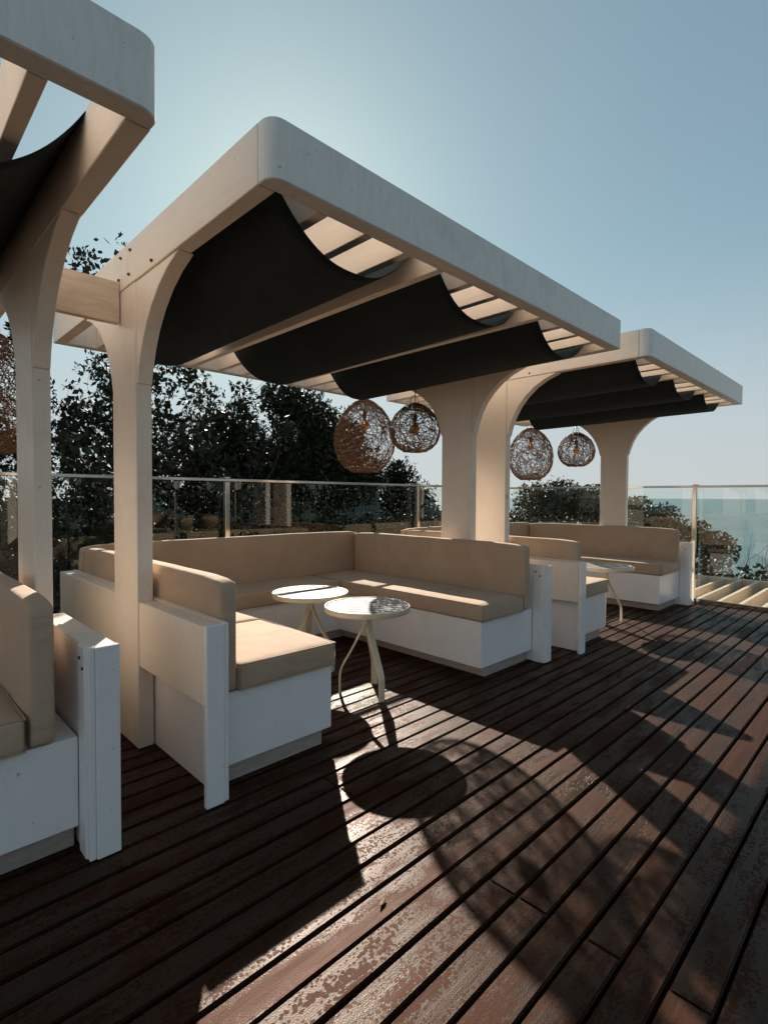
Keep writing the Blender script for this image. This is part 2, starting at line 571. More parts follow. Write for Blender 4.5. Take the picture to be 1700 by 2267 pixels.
def ring_fascia(front=True, round_left=True, round_right=False, x0=XL, x1=XR):
    y0, y1 = (YF, YF + 0.075) if front else (YB - 0.075, YB)
    pts = []
    R_ = 0.055
    if front:
        if round_left:
            for i in range(7):
                a = math.pi + math.pi / 2 * i / 6
                pts.append((x0 + R_ + R_ * math.cos(a), y0 + R_ + R_ * math.sin(a)))
        else: pts.append((x0, y0))
        if round_right:
            for i in range(7):
                a = -math.pi / 2 + math.pi / 2 * i / 6
                pts.append((x1 - R_ + R_ * math.cos(a), y0 + R_ + R_ * math.sin(a)))
        else: pts.append((x1, y0))
        pts += [(x1, y1), (x0, y1)]
    else:
        pts = [(x0, y0), (x1, y0), (x1, y1), (x0, y1)]
    return prism([(lo(a), ly(b)) for a, b in pts], 'z', ZB, ZT, 0.004)

def bracket_bm(xa, xb, sgn, ypost):
    """solid knee bracket between post face ypost and the beam above; sgn -1 = toward the front"""
    arc = [(0.012, 1.79), (0.030, 1.86), (0.065, 1.95), (0.115, 2.035), (0.18, 2.11), (0.265, 2.18), (0.36, 2.232), (0.475, ZB - 0.002)]
    pts = [(0.001, 1.79)] + arc + [(0.001, ZB - 0.002)]
    pts = [(ly(ypost + sgn * a), z) for a, z in pts]
    return prism(pts, 'x', xa, xb, 0.003)

def cloth_bm(x0, x1, yf, yr, zmin, seed):
    """one swag of shade cloth slung under three joists"""
    cx, hw = (x0 + x1) / 2, (x1 - x0) / 2
    vs, fs = [], []
    nu, nv = 40, 30
    th = 0.003
    for side in (0, 1):
        for j in range(nv + 1):
            for i in range(nu + 1):
                u = -1 + 2 * i / nu; v = j / nv
                x = cx + hw * u
                wob = 0.010 * noise.noise(Vector((u * 1.3 + seed, v * 2.0, seed)))
                z = zmin + (ZT - 0.006 - zmin) * abs(u) ** 2.5 - 0.03 * v * (1 - u * u)
                z += wob * (1 - u * u) * 0.5
                y = yf + (yr - yf) * v + 0.03 * math.sin(u * 2.1 + seed) * (1 - u * u) * (1 if v > 0.5 else 0.4)
                vs.append((lo(x), ly(y), z + (th if side else 0)))
    n = (nu + 1) * (nv + 1)
    for j in range(nv):
        for i in range(nu):
            a = j * (nu + 1) + i
            fs.append((a, a + nu + 1, a + nu + 2, a + 1))
            fs.append((n + a, n + a + 1, n + a + nu + 2, n + a + nu + 1))
    for i in range(nu):
        fs.append((i, i + 1, n + i + 1, n + i))
        a = nv * (nu + 1) + i
        fs.append((a + 1, a, n + a, n + a + 1))
    return vs, fs

JX = [XLi + (k + 1) * 0.18 + k * 0.045 for k in range(11)]
JX = [XLi + k * (XRi - XLi + 0.045) / 12 - 0.045 for k in range(1, 12)]

def build_canopy(label, cloth_yf, rear_z=(2.135, 2.14, 2.14), right_round=False):
    t = thing('pergola', label, 'pergola', (OX, OY, 0), 0, 'cream timber pergolas over the booths')
    C, CY = MAT['cream'], MAT['cream_y']
    f = link('front_fascia', ring_fascia(True, True, right_round), MAT['fascia'], t)
    link('rear_fascia', ring_fascia(False, x0=XL, x1=XR), MAT['fascia'], t)
    for xa, xb in ((XL, XLi), (XRi, XR)):
        ymid = 2.75
        box('side_beam', lo(xa), lo(xb), ly(YF + 0.077), ly(ymid - 0.0015), ZB, ZT, CY, t)
        box('side_beam', lo(xa), lo(xb), ly(ymid + 0.0015), ly(YB - 0.077), ZB, ZT, CY, t)
    jm = None
    for x in JX:
        if jm is None:
            o = box('joist', -0.0225, 0.0225, ly(YF + 0.077), ly(YB - 0.077), ZB + 0.001, ZT - 0.004, CY, t, 0.002)
            jm = o.data
        else:
            o = bpy.data.objects.new('joist', jm); o.parent = t; COL.objects.link(o)
        o.location = (lo(x) + 0.0225, 0, 0)
    for i, s in enumerate((0, 1, 2)):
        xa = XLi if s == 0 else JX[4 * s - 1] + 0.045
        xb = JX[4 * (s + 1) - 1] if s < 2 else XRi
        v, fc = cloth_bm(xa - 0.0015, xb + 0.0015, cloth_yf, 3.62, rear_z[i] + 0.025, i * 3.7)
        link_pydata('shade_cloth', v, fc, MAT['cloth'], t, True)
    for xa, xb in ((0.950, 1.026), (3.664, 3.733)):
        box('post', lo(xa), lo(xb), ly(2.664), ly(2.988), 0.004, ZB - 0.001, C, t, 0.004)
        link('bracket', bracket_bm(lo(xa) + 0.004, lo(xb) - 0.002, -1, 2.664), C, t)
        link('bracket', bracket_bm(lo(xa) + 0.004, lo(xb) - 0.002, 1, 2.988), C, t)
    for (y, z) in ((2.70, 2.43), (2.83, 2.43), (2.72, 2.32), (2.44, 2.30), (2.86, 2.33)):
        bm = bmesh.new()
        bmesh.ops.create_cone(bm, cap_ends=True, segments=8, radius1=0.009, radius2=0.006, depth=0.012,
                              matrix=Matrix.Translation((lo(XL) - 0.004, ly(y), z)) @ Matrix.Rotation(-math.pi / 2, 4, 'Y'))
        link('bolt', bm, MAT['rust'], t)
    return t

def cushion_bm(x0, x1, y0, y1, z0, z1, puff=0.012, r=0.022, seed=0.0, arch=0.0, axis='y'):
    """soft foam block: rounded edges, faces bulging a little, top arched along its length"""
    bm = bmesh.new()
    bmesh.ops.create_cube(bm, size=1)
    bmesh.ops.subdivide_edges(bm, edges=bm.edges[:], cuts=13, use_grid_fill=True)
    sx, sy, sz = x1 - x0, y1 - y0, z1 - z0
    for v in bm.verts:
        c = v.co * 2
        # squeeze grid lines toward the edges so that the rounding is crisp
        q = Vector([math.copysign(1 - (1 - abs(a)) ** 1.35 if abs(a) < 1 else 1, a) for a in c])
        p = Vector((q.x * sx / 2, q.y * sy / 2, q.z * sz / 2))
        inner = Vector((max(-sx / 2 + r, min(sx / 2 - r, p.x)), max(-sy / 2 + r, min(sy / 2 - r, p.y)), max(-sz / 2 + r, min(sz / 2 - r, p.z))))
        d = p - inner
        if d.length > 1e-9:
            nc = sum(1 for a, h in ((p.x, sx), (p.y, sy), (p.z, sz)) if abs(a) > h / 2 - r * 0.999)
            if nc > 1:
                p = inner + d.normalized() * r
        f = Vector((1 - q.x ** 2, 1 - q.y ** 2, 1 - q.z ** 2))
        nz = noise.noise(Vector((p.x * 5 + seed, p.y * 5, p.z * 5 + seed))) * 0.004
        if abs(c.x) > .999: p.x += math.copysign(puff * f.y ** .5 * f.z ** .5, c.x) + nz
        if abs(c.y) > .999: p.y += math.copysign(puff * f.x ** .5 * f.z ** .5, c.y) + nz
        if abs(c.z) > .999: p.z += math.copysign(puff * f.x ** .5 * f.y ** .5, c.z) + nz
        if p.z > 0 and arch:
            e = abs(q.y if axis == 'y' else q.x)
            p.z -= arch * max(0, e - 0.72) ** 2 / 0.0784
        v.co = p + Vector(((x0 + x1) / 2, (y0 + y1) / 2, (z0 + z1) / 2))
    return bm

def seam(name, pts, parent):
    return tube(name, pts, 0.0035, MAT['canvas'], parent, 5, True)

def build_banquette(label):
    t = thing('banquette', label, 'bench', (OX, OY, 0), 0, 'U shaped white booth benches with tan cushions')
    W, C, K, CV = MAT['white'], MAT['cream'], MAT['kick'], MAT['canvas']
    b = lambda n, x0, x1, y0, y1, z0, z1, m, bev=0.003: box(n, lo(x0), lo(x1), ly(y0), ly(y1), z0, z1, m, t, bev)
    # kickboards
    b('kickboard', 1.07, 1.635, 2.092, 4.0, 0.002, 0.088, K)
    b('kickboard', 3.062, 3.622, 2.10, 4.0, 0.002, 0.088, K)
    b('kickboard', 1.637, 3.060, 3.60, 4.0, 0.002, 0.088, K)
    # seat boxes
    b('seat_box', 1.055, 1.672, 2.062, 4.03, 0.088, 0.405, W)
    b('seat_box', 2.965, 3.628, 2.062, 4.03, 0.088, 0.405, W)
    b('seat_box', 1.674, 2.963, 3.545, 4.03, 0.088, 0.405, W)
    # side walls: boxed upper rail outside, flush board below
    for s in (0, 1):
        X = (lambda v: v) if s == 0 else (lambda v: 4.69 - v)
        def bb(n, xa, xb, *a, **k):
            xa, xb = X(xa), X(xb)
            return b(n, min(xa, xb), max(xa, xb), *a, **k)
        bb('side_rail', 0.957, 1.030, 1.985, 2.662, 0.413, 0.730, C)
        bb('side_rail', 0.957, 1.030, 2.990, 4.06, 0.413, 0.730, C)
        bb('side_board', 1.032, 1.053, 1.99, 4.06, 0.003, 0.730, W)
        bb('top_cap', 1.0305, 1.0545, 1.984, 4.06, 0.7315, 0.737, C, bev=0.001)
        bb('end_board', 0.957, 1.034, 1.955, 1.983, 0.003, 0.734, W)
        bb('end_strip', 1.0345, 1.056, 1.962, 1.988, 0.003, 0.736, W)
    b('end_post', 3.628, 3.655, 1.984, 2.06, 0.003, 0.732, W)
    b('back_board', 0.957, 3.733, 4.062, 4.10, 0.003, 0.730, C)
    # back cushions
    link('back_cushion', cushion_bm(lo(1.057), lo(1.142), ly(2.045), ly(3.95), 0.41, 0.897, 0.006, 0.019, 1.0, 0.009, 'y'), CV, t, True)
    link('back_cushion', cushion_bm(lo(3.478), lo(3.560), ly(2.045), ly(3.95), 0.41, 0.897, 0.006, 0.019, 5.0, 0.009, 'y'), CV, t, True)
    link('back_cushion', cushion_bm(lo(1.06), lo(3.56), ly(3.965), ly(4.05), 0.41, 0.905, 0.006, 0.024, 9.0, 0.01, 'x'), CV, t, True)
    # seat cushions
    link('seat_cushion', cushion_bm(lo(1.146), lo(1.682), ly(2.04), ly(2.74), 0.407, 0.522, 0.005, 0.014, 2.0), CV, t, True)
    link('seat_cushion', cushion_bm(lo(1.146), lo(1.682), ly(2.745), ly(3.49), 0.407, 0.522, 0.005, 0.014, 3.0), CV, t, True)
    link('seat_cushion', cushion_bm(lo(1.146), lo(2.945), ly(3.50), ly(3.96), 0.407, 0.522, 0.005, 0.016, 4.0), CV, t, True)
    link('seat_cushion', cushion_bm(lo(2.95), lo(3.474), ly(2.04), ly(3.96), 0.407, 0.522, 0.005, 0.016, 7.0), CV, t, True)
    # piping
    zz = 0.519
    for (x0, x1, y0, y1) in ((1.15, 1.679, 2.043, 2.738), (2.953, 3.47, 2.043, 3.955)):
        seam('piping', [(lo(x0), ly(y0), zz), (lo(x1), ly(y0), zz), (lo(x1), ly(y1), zz), (lo(x0), ly(y1), zz)], t)
    for (x0, x1, z0, z1) in ((1.150, 1.679, 0.411, 0.519), (2.953, 3.470, 0.411, 0.519)):
        seam('piping', [(lo(x0), ly(2.042), z0), (lo(x1), ly(2.042), z0), (lo(x1), ly(2.042), z1), (lo(x0), ly(2.042), z1)], t)
    for (y, z) in ((2.00, 0.66), (2.035, 0.69)):
        bm = bmesh.new()
        bmesh.ops.create_cone(bm, cap_ends=True, segments=8, radius1=0.006, radius2=0.006, depth=0.004,
                              matrix=Matrix.Translation((lo(3.626), ly(y), z)) @ Matrix.Rotation(-math.pi / 2, 4, 'Y'))
        link('screw', bm, MAT['black'], t)
    return t

canB = build_canopy('large cream pergola in the middle, its rounded corner highest against the sky', 1.65)
benB = build_banquette('white U shaped bench with tan cushions around the two round tables in the middle')
canC = copy_tree(canB)
link('folded_cloth', cushion_bm(0.03, 0.22, ly(1.66), ly(1.90), 2.468, 2.515, 0.008, 0.02, 3.0), MAT['cloth'], canB, True); canC.location = (OX + 3.09, OY - 0.09, 0)
canC['label'] = 'farthest cream pergola, standing beside the sea-side glass railing on the right'
benC = copy_tree(benB); benC.location = (OX + 3.09, OY - 0.085, 0)
benC['label'] = 'farthest white booth bench, backing onto the glass railing before the sea'
for ch_ in [o for o in bpy.data.objects if o.parent == benC]:     # this booth is a little wider
    xs = [v.co.x for v in ch_.data.vertices]
    if (min(xs) + max(xs)) / 2 > lo(2.9): ch_.location.x += 0.115
    elif max(xs) - min(xs) > 1.15 and ch_.name.split('.')[0] != 'piping': ch_.scale.x = 1.048
canA = build_canopy('nearest cream pergola cut off by the left edge, with sky between its joists', 1.90, right_round=True)
canA.location = (OX - 3.14, OY - 0.01, 0)
benA = copy_tree(benB); benA.location = (OX - 3.10, OY - 0.014, 0)
benA['label'] = 'nearest white booth bench at the left edge, with dark shade on its tan seat'

pl = box('tie_plank', -0.157, 0.157, -0.022, 0.022, 0, 0.205, MAT['pine'], None, 0.003)
pl.location = (0.786, 2.875, 2.114)
tag(pl, 'short knotty pine plank bridging the two pergola posts on the left', 'plank')

# ------------------------------------------------------------------ tables
def ribbon(path, ang, wid, th):
    """flat bar following (r, z) points in the vertical plane at angle ang"""
    bm = bmesh.new()
    ca, sa = math.cos(ang), math.sin(ang)
    rings = []
    n = len(path)
    for i, (r, z) in enumerate(path):
        a = path[max(i - 1, 0)]; c = path[min(i + 1, n - 1)]
        d = Vector((c[0] - a[0], c[1] - a[1])).normalized()
        nr = Vector((-d.y, d.x)) * th / 2
        ring = []
        for sgn, t_ in ((1, 1), (1, -1), (-1, -1), (-1, 1)):
            rr, zz = r + nr.x * sgn, z + nr.y * sgn
            w_ = wid / 2 * t_
            ring.append(bm.verts.new((rr * ca - w_ * sa, rr * sa + w_ * ca, zz)))
        rings.append(ring)
    for i in range(n - 1):
        for k in range(4):
            bm.faces.new((rings[i][k], rings[i][(k + 1) % 4], rings[i + 1][(k + 1) % 4], rings[i + 1][k]))
    bm.faces.new(rings[0]); bm.faces.new(rings[-1][::-1])
    bmesh.ops.recalc_face_normals(bm, faces=bm.faces[:])
    es = [e for e in bm.edges if len(e.link_faces) == 2 and e.calc_face_angle(0) > 1.2]
    bmesh.ops.bevel(bm, geom=es, offset=0.0018, segments=1, affect='EDGES')
    return bm

def smooth_path(pts, n=5):
    out = []
    for i in range(len(pts) - 1):
        p0 = pts[max(i - 1, 0)]; p1 = pts[i]; p2 = pts[i + 1]; p3 = pts[min(i + 2, len(pts) - 1)]
        for k in range(n):
            t = k / n
            out.append(tuple(0.5 * ((2 * b) + (-a + c) * t + (2 * a - 5 * b + 4 * c - d) * t * t + (-a + 3 * b - 3 * c + d) * t ** 3)
                             for a, b, c, d in zip(p0, p1, p2, p3)))
    out.append(tuple(pts[-1]))
    return out

def build_table(label, loc, slat_ang, leg_angs):
    t = thing('side_table', label, 'table', loc, 0, 'round slatted side tables')
    R_, zt = 0.272, 0.566
    prof = [(R_ - 0.014, zt - 0.030), (R_ - 0.014, zt - 0.004), (R_ - 0.011, zt), (R_ - 0.002, zt), (R_, zt - 0.003), (R_, zt - 0.031), (R_ - 0.003, zt - 0.034), (R_ - 0.012, zt - 0.034), (R_ - 0.014, zt - 0.030)]
    lathe('rim', prof, MAT['table'], t, 72)
    n = 9
    ca, sa = math.cos(slat_ang), math.sin(slat_ang)
    ri = R_ - 0.016
    p = 2 * ri / n
    for k in range(n):
        v0 = -ri + k * p + 0.0065; v1 = -ri + (k + 1) * p - 0.0065
        outl = []
        for q in [v0 + (v1 - v0) * i / 4 for i in range(5)]:
            outl.append((math.sqrt(max(ri * ri - q * q, 1e-6)), q))
        left = [(-x, y) for x, y in outl][::-1]
        pts = [(x * ca - y * sa, x * sa + y * ca) for x, y in outl + left]
        if k in (0, n - 1): pass
        link('slat', prism(pts, 'z', zt - 0.012, zt - 0.003, 0.0012), MAT['slat'], t)
    lathe('tray', [(0.001, zt - 0.0165), (R_ - 0.0145, zt - 0.0165), (R_ - 0.0145, zt - 0.0195), (0.001, zt - 0.0195)], MAT['black'], t, 48, smooth=False)
    bm = boxbm(-0.24, 0.24, -0.012, 0.012, zt - 0.038, zt - 0.0205, 0.002)
    bmesh.ops.rotate(bm, verts=bm.verts[:], cent=(0, 0, 0), matrix=Matrix.Rotation(slat_ang + math.pi / 2, 3, 'Z'))
    link('cross_bar', bm, MAT['table'], t)
    path = smooth_path([(0.020, zt - 0.03), (0.014, 0.475), (0.022, 0.435), (0.055, 0.365), (0.105, 0.27), (0.150, 0.19), (0.168, 0.145), (0.173, 0.09), (0.173, 0.002)], 4)
    for a in leg_angs:
        link('leg', ribbon(path, a, 0.042, 0.011), MAT['table'], t)
    return t
R = math.radians
tb1 = build_table('front round slatted table, nearer to the camera, with its legs in the sunlit patch', (2.27, 2.443, 0), R(-56.7), (R(133), R(258), R(31)))
tb2 = build_table('rear round slatted table, half behind the front one, with bright glare on its slats', (2.29, 3.065, 0), R(-7), (R(60), R(180), R(300)))
tb3 = build_table('far round table behind the white end panel of the farthest booth', (5.33, 2.22, 0), R(-30), (R(-42), R(80), R(200)))

# ------------------------------------------------------------------ rattan lanterns
def strands(seed, n, length, rw, rh, rad):
    """random walks over a pear-like shell of half width rw, height rh, flat bottom"""
    rnd = random.Random(seed)
    prof = [(0.0, 0.14), (0.04, 0.34), (0.12, 0.56), (0.25, 0.80), (0.40, 0.95), (0.55, 1.0), (0.70, 0.965), (0.83, 0.85), (0.93, 0.66), (1.0, 0.42)]
    def rr(s):
        s = min(max(s, 0), 1)
        for i in range(len(prof) - 1):
            if prof[i][0] <= s <= prof[i + 1][0]:
                f = (s - prof[i][0]) / (prof[i + 1][0] - prof[i][0])
                return rw * (prof[i][1] * (1 - f) + prof[i + 1][1] * f)
        return rw * 0.4
    vs, fs = [], []
    step = 0.022
    for _ in range(n):
        th = rnd.uniform(0, 2 * math.pi)
        s = rnd.random() ** 0.9
        dr = rnd.uniform(0, 2 * math.pi)
        cur = rnd.uniform(-5, 5)
        pts = []
        off = rnd.uniform(-0.012, 0.006)
        for i in range(int(length / step)):
            r_ = rr(s)
            pts.append(Vector(((r_ + off) * math.cos(th), (r_ + off) * math.sin(th), -s * rh)))
            dr += cur * step + rnd.uniform(-0.35, 0.35)
            if rnd.random() < 0.04: cur = rnd.uniform(-9, 9)
            th += math.cos(dr) * step / max(r_, 0.05)
            slope = math.sqrt(1 + ((rr(s + 0.02) - rr(s - 0.02)) / (0.04 * rh)) ** 2)
            s += math.sin(dr) * step / rh / slope
            if s < 0.0: s = -s; dr = -dr
            if s > 1.0: s = 2 - s; dr = -dr
        tube_pts(vs, fs, pts, rad, 3, False, False)
    # hoops that stiffen the shell
    for s in (0.01, 0.985, 0.99):
        r_ = rr(s)
        for e in range(3):
            pts = [Vector(((r_ + rnd.uniform(-.004, .004)) * math.cos(a), (r_ + rnd.uniform(-.004, .004)) * math.sin(a), -s * rh + rnd.uniform(-.005, .005))) for a in [2 * math.pi * i / 28 for i in range(28)]]
            tube_pts(vs, fs, pts, rad * 1.3, 3, True, False)
    for e in range(5):
        a0 = e * 2 * math.pi / 5 + 0.3
        pts = [Vector((rr(s / 24) * math.cos(a0 + 0.1 * math.sin(s)), rr(s / 24) * math.sin(a0 + 0.1 * math.sin(s)), -s / 24 * rh)) for s in range(25)]
        tube_pts(vs, fs, pts, rad * 1.2, 3, False, False)
    return vs, fs

def build_lantern(label, rw, rh, seed, n):
    t = thing('lantern', label, 'lantern', (0, 0, 0), 0, 'woven rattan ball lanterns')
    v, f = strands(seed, n, 1.1, rw, rh, 0.0025)
    link_pydata('shade', v, f, MAT['rattan'], t, False)
    tube('cord', [(0, 0, 0.13), (0, 0, 0.0), (0, 0, -0.10 * rh / .44)], 0.004, MAT['black'], t, 6)
    tube('hook', [(0.055 * math.cos(a), 0.01, 0.0 + 0.075 * math.sin(a)) for a in [math.pi * i / 12 for i in range(13)]], 0.0035, MAT['steel'], t, 6)
    k = rh / 0.44
    k = min(k, 1.25)
    lathe('socket', [(0.002, 0.0), (0.016, -0.004), (0.020, -0.02), (0.020, -0.065), (0.015, -0.075), (0.002, -0.076)], MAT['black'], t, 14, (0, 0, -0.09 * k))
    lathe('bulb', [(0.012, 0.0), (0.022, -0.02), (0.040, -0.05), (0.046, -0.075), (0.040, -0.10), (0.022, -0.12), (0.003, -0.126)], MAT['amber'], t, 18, (0, 0, -0.09 * k - 0.075))
    return t
lb = build_lantern('large rattan lantern hanging in the middle pergola, dark trees behind half of it', 0.305, 0.725, 4, 190)
ls = build_lantern('smaller rattan lantern hanging left of the middle double post', 0.232, 0.445, 9, 105)
lb.location = (3.62, 3.95, 2.222); lb.rotation_euler = (0, 0, 0.4)
ls.location = (3.655, 3.30, 2.112)
lbc = copy_tree(lb); lbc.location = (3.62 + 3.09, 3.87, 2.222); lbc.rotation_euler = (0, 0, 2.2)
lbc['label'] = 'larger rattan lantern in the farthest pergola, beside the double post'
lsc = copy_tree(ls); lsc.location = (3.655 + 3.09, 3.22, 2.112); lsc.rotation_euler = (0, 0, 1.1)
lsc['label'] = 'smallest looking rattan lantern, hanging against the farthest bracket on the right'
lba = copy_tree(lb); lba.location = (0.53, 3.90, 2.222); lba.rotation_euler = (0, 0, 3.2)
lba['label'] = 'rattan lantern cut off by the left edge behind the nearest post'

# ------------------------------------------------------------------ glass railings
YG, XG = 4.42, 7.10
def railing(label, axis, fixed, a0, a1, panes, posts, ztop=1.405):
    t = thing('glass_railing', label, 'railing', (0, 0, 0), 0, 'glass railings round the deck')
    def bx(n, a, b, o0, o1, z0, z1, m, bev=0.0015):
        if axis == 'x': return box(n, a, b, fixed + o0, fixed + o1, z0, z1, m, t, bev)
        return box(n, fixed + o0, fixed + o1, a, b, z0, z1, m, t, bev)
    for i in range(len(panes) - 1):
        bx('pane', panes[i] + 0.006, panes[i + 1] - 0.006, -0.005, 0.005, 0.05, ztop - 0.03, MAT['glass'], 0.0)
    bx('handrail', a0, a1, -0.022, 0.022, ztop - 0.026, ztop, MAT['steel'], 0.003)
    bx('base_rail', a0, a1, -0.02, 0.02, 0.004, 0.05, MAT['steel'], 0.002)
    for p in posts:
        bx('post', p - 0.022, p + 0.022, -0.07, -0.026, 0.004, ztop - 0.03, MAT['steel'], 0.003)
        bx('post_cap', p - 0.026, p + 0.026, -0.072, 0.024, ztop + 0.001, ztop + 0.013, MAT['steel'], 0.002)
    return t
railing('long glass railing with a steel handrail behind the benches, dark trees behind it', 'x', YG, -3.0, XG - 0.024,
        [-2.67, -1.42, -0.17, 1.09, 2.35, 3.586, 4.85, 6.0, XG - 0.03], [-1.42, 2.335, 4.9])
railing('glass railing with a steel post at the right end of the deck, facing the sea', 'y', XG, -1.4, YG + 0.02,
        [-1.3, 0.1, 1.9, 3.05, 4.216, YG - 0.03], [1.89])

# ------------------------------------------------------------------ lower pergola beyond the right railing
lp = thing('lower_pergola', 'pergola roof on the level below, its pale joists seen through the right railing', 'pergola', (7.16, 0, 0))
lx0, lx1, ly0, ly1 = 7.13, 9.76, -0.3, 3.35
box('fascia', 2.53, 2.60, ly0, ly1, -0.20, 0.0, MAT['pine'], lp)
box('fascia', 0.0, 0.06, ly0, ly1, -0.205, -0.05, MAT['pine'], lp)
box('side_beam', 0.062, 2.528, ly0, ly0 + 0.07, -0.20, -0.002, MAT['pine'], lp)
box('side_beam', 0.062, 2.528, ly1 - 0.07, ly1, -0.20, -0.002, MAT['pine'], lp)
jm = None
y = 1.733 - 8 * 0.2275
while y < ly1 - 0.2:
    if y > ly0 + 0.1:
        if jm is None:
            o = box('joist', 0.062, 2.528, -0.045, 0, -0.20, -0.004, MAT['pine'], lp, 0.002); jm = o.data
        else:
            o = bpy.data.objects.new('joist', jm); o.parent = lp; COL.objects.link(o)
        o.location = (0, y, 0)
    y += 0.2275
for (px, py) in ((0.03, 0.2), (0.03, 3.0), (2.565, 0.2), (2.565, 3.0)):
    box('post', px - 0.035, px + 0.035, py - 0.1, py + 0.1, -2.6, -0.206, MAT['cream'], lp)
vs, fs = [], []
nu, nv = 16, 20
for j in range(nv + 1):
    for i in range(nu + 1):
        u = i / nu; v = j / nv
        vs.append((0.15 + 2.0 * v, 1.74 + 0.46 * u + 0.015 * math.sin(v * 9), -0.03 - 0.19 * (1 - (2 * u - 1) ** 2) + 0.05 * u * u * math.sin(v * 5 + 1)))
for j in range(nv):
    for i in range(nu):
        a = j * (nu + 1) + i
        fs.append((a, a + 1, a + nu + 2, a + nu + 1))
o = link_pydata('shade_cloth', vs, fs, MAT['swag'], lp, True)
sol = o.modifiers.new('s', 'SOLIDIFY'); sol.thickness = 0.004

# ------------------------------------------------------------------ planting
def open_to_sun(x, y, z):
    """False where a leaf would stand between the sun and the seats"""
    return x < 3.1 or z < 0.45 + 0.639 * (y - 3.45)

def leaf_cloud(clumps, n, size, seed, aspect=0.37, dense=1.0, base=Vector((0, 0, 0))):
    """leaf blades scattered in twig-like tufts through a list of (centre, radii) clumps"""
    rnd = random.Random(seed)
    vs, fs = [], []
    wts = [c[1][0] * c[1][1] + c[1][0] * c[1][2] for c in clumps]
    tot = sum(wts)
    for (c, r), wt in zip(clumps, wts):
        m = int(n * wt / tot / 9)
        for _ in range(m):
            d = Vector((rnd.gauss(0, 1), rnd.gauss(0, 1), rnd.gauss(0, 1))).normalized()
            q = rnd.random() ** 0.42
            k = 1 + 0.28 * noise.noise(Vector((c[0] + d.x * 1.7, c[1] + d.y * 1.7, c[2] + d.z * 1.7)) * 1.6)
            tip = Vector((c[0] + d.x * r[0] * q * k, c[1] + d.y * r[1] * q * k, c[2] + d.z * r[2] * q * k))
            if not open_to_sun(*(tip + base)): continue
            ax = (d + Vector((rnd.gauss(0, .5), rnd.gauss(0, .5), rnd.gauss(0.35, .4)))).normalized()
            for l in range(9):
                a = (ax + Vector((rnd.gauss(0, .75), rnd.gauss(0, .75), rnd.gauss(0, .6)))).normalized()
                s = size * rnd.uniform(0.65, 1.25)
                b = a.cross(Vector((rnd.gauss(0, 1), rnd.gauss(0, 1), rnd.gauss(0, 1)))).normalized() * s * aspect * 0.5
                o = tip - ax * s * 0.35 * l / 3 + Vector((rnd.gauss(0, .3), rnd.gauss(0, .3), rnd.gauss(0, .3))) * s
                i = len(vs)
                vs += [o, o + a * s * 0.5 + b, o + a * s, o + a * s * 0.5 - b]
                fs.append((i, i + 1, i + 2, i + 3))
        if dense:
            for _ in range(int(m * 3.4 * dense)):      # oversized inner leaf cards, added to block light through the crown
                d = Vector((rnd.gauss(0, 1), rnd.gauss(0, 1), rnd.gauss(0, 1))).normalized()
                q = 0.8 * rnd.random() ** 0.5
                o = Vector((c[0] + d.x * r[0] * q, c[1] + d.y * r[1] * q, c[2] + d.z * r[2] * q))
                a = Vector((rnd.gauss(0, 1), rnd.gauss(0, 1), rnd.gauss(0, 1))).normalized()
                s = size * rnd.uniform(1.2, 1.9)
                b = a.cross(Vector((rnd.gauss(0, 1), rnd.gauss(0, 1), rnd.gauss(0, 1)))).normalized() * s * 0.3
                i = len(vs)
                vs += [o - a * s * .5, o + b, o + a * s * .5, o - b]
                fs.append((i, i + 1, i + 2, i + 3))
    return vs, fs

def branch(vs, fs, p, d, ln, r, depth, rnd, tips, up=0.15, spread=0.6, sides=6, cap=99):
    if p[2] > cap - 0.25: return
    pts, rads = [Vector(p)], [r]
    n = 5
    for i in range(n):
        d = (d + Vector((rnd.gauss(0, .13), rnd.gauss(0, .13), rnd.gauss(up * 0.4, .10)))).normalized()
        if pts[-1].z + d.z * ln / n > cap: d.z = -0.05; d.normalize()
        pts.append(pts[-1] + d * ln / n); rads.append(r * (1 - 0.5 * (i + 1) / n))
    tube_pts(vs, fs, pts, rads, sides if depth > 1 else 4, False, False)
    tips.append(pts[-1])
    if depth <= 0: return
    for k in range(rnd.choice((2, 3, 3))):
        q = rnd.choice(pts[2:])
        nd = (d + Vector((rnd.gauss(0, spread), rnd.gauss(0, spread), rnd.gauss(up, spread * .6)))).normalized()
        branch(vs, fs, q, nd, ln * rnd.uniform(.6, .82), r * 0.5, depth - 1, rnd, tips, up, spread, sides, cap)

def plant(name, label, cat, base, clumps, n, size, seed, lm='leaf', trunks=2, th=2.0, tr=0.07, depth=3, group=None, tipleaf=0.0, dense=1.0, cap=99):
    t = thing(name, label, cat, base, 0, group)
    rnd = random.Random(seed + 100)
    vs, fs, tips = [], [], []
    for k in range(trunks):
        d = Vector((rnd.gauss(0, .22), rnd.gauss(0, .22), 1)).normalized()
        branch(vs, fs, Vector((rnd.uniform(-.25, .25) * (trunks > 1), rnd.uniform(-.25, .25) * (trunks > 1), -0.1)), d, th, tr, depth, rnd, tips, cap=cap - base[2])
    link_pydata('trunk', vs, fs, MAT['bark'], t, True)
    B = Vector(base)
    cl = [((Vector(c) - B), r) for c, r in clumps]
    if tipleaf:
        for q in tips:
            if q.z > th * 0.5 and open_to_sun(*(q + B)): cl.append((q, (tipleaf,) * 3))
    v, f = leaf_cloud([(tuple(c), r) for c, r in cl], n, size, seed, dense=dense, base=B)
    o = link_pydata('crown', v, f, MAT[lm], t, False)
    o['kind'] = 'stuff'
    return t

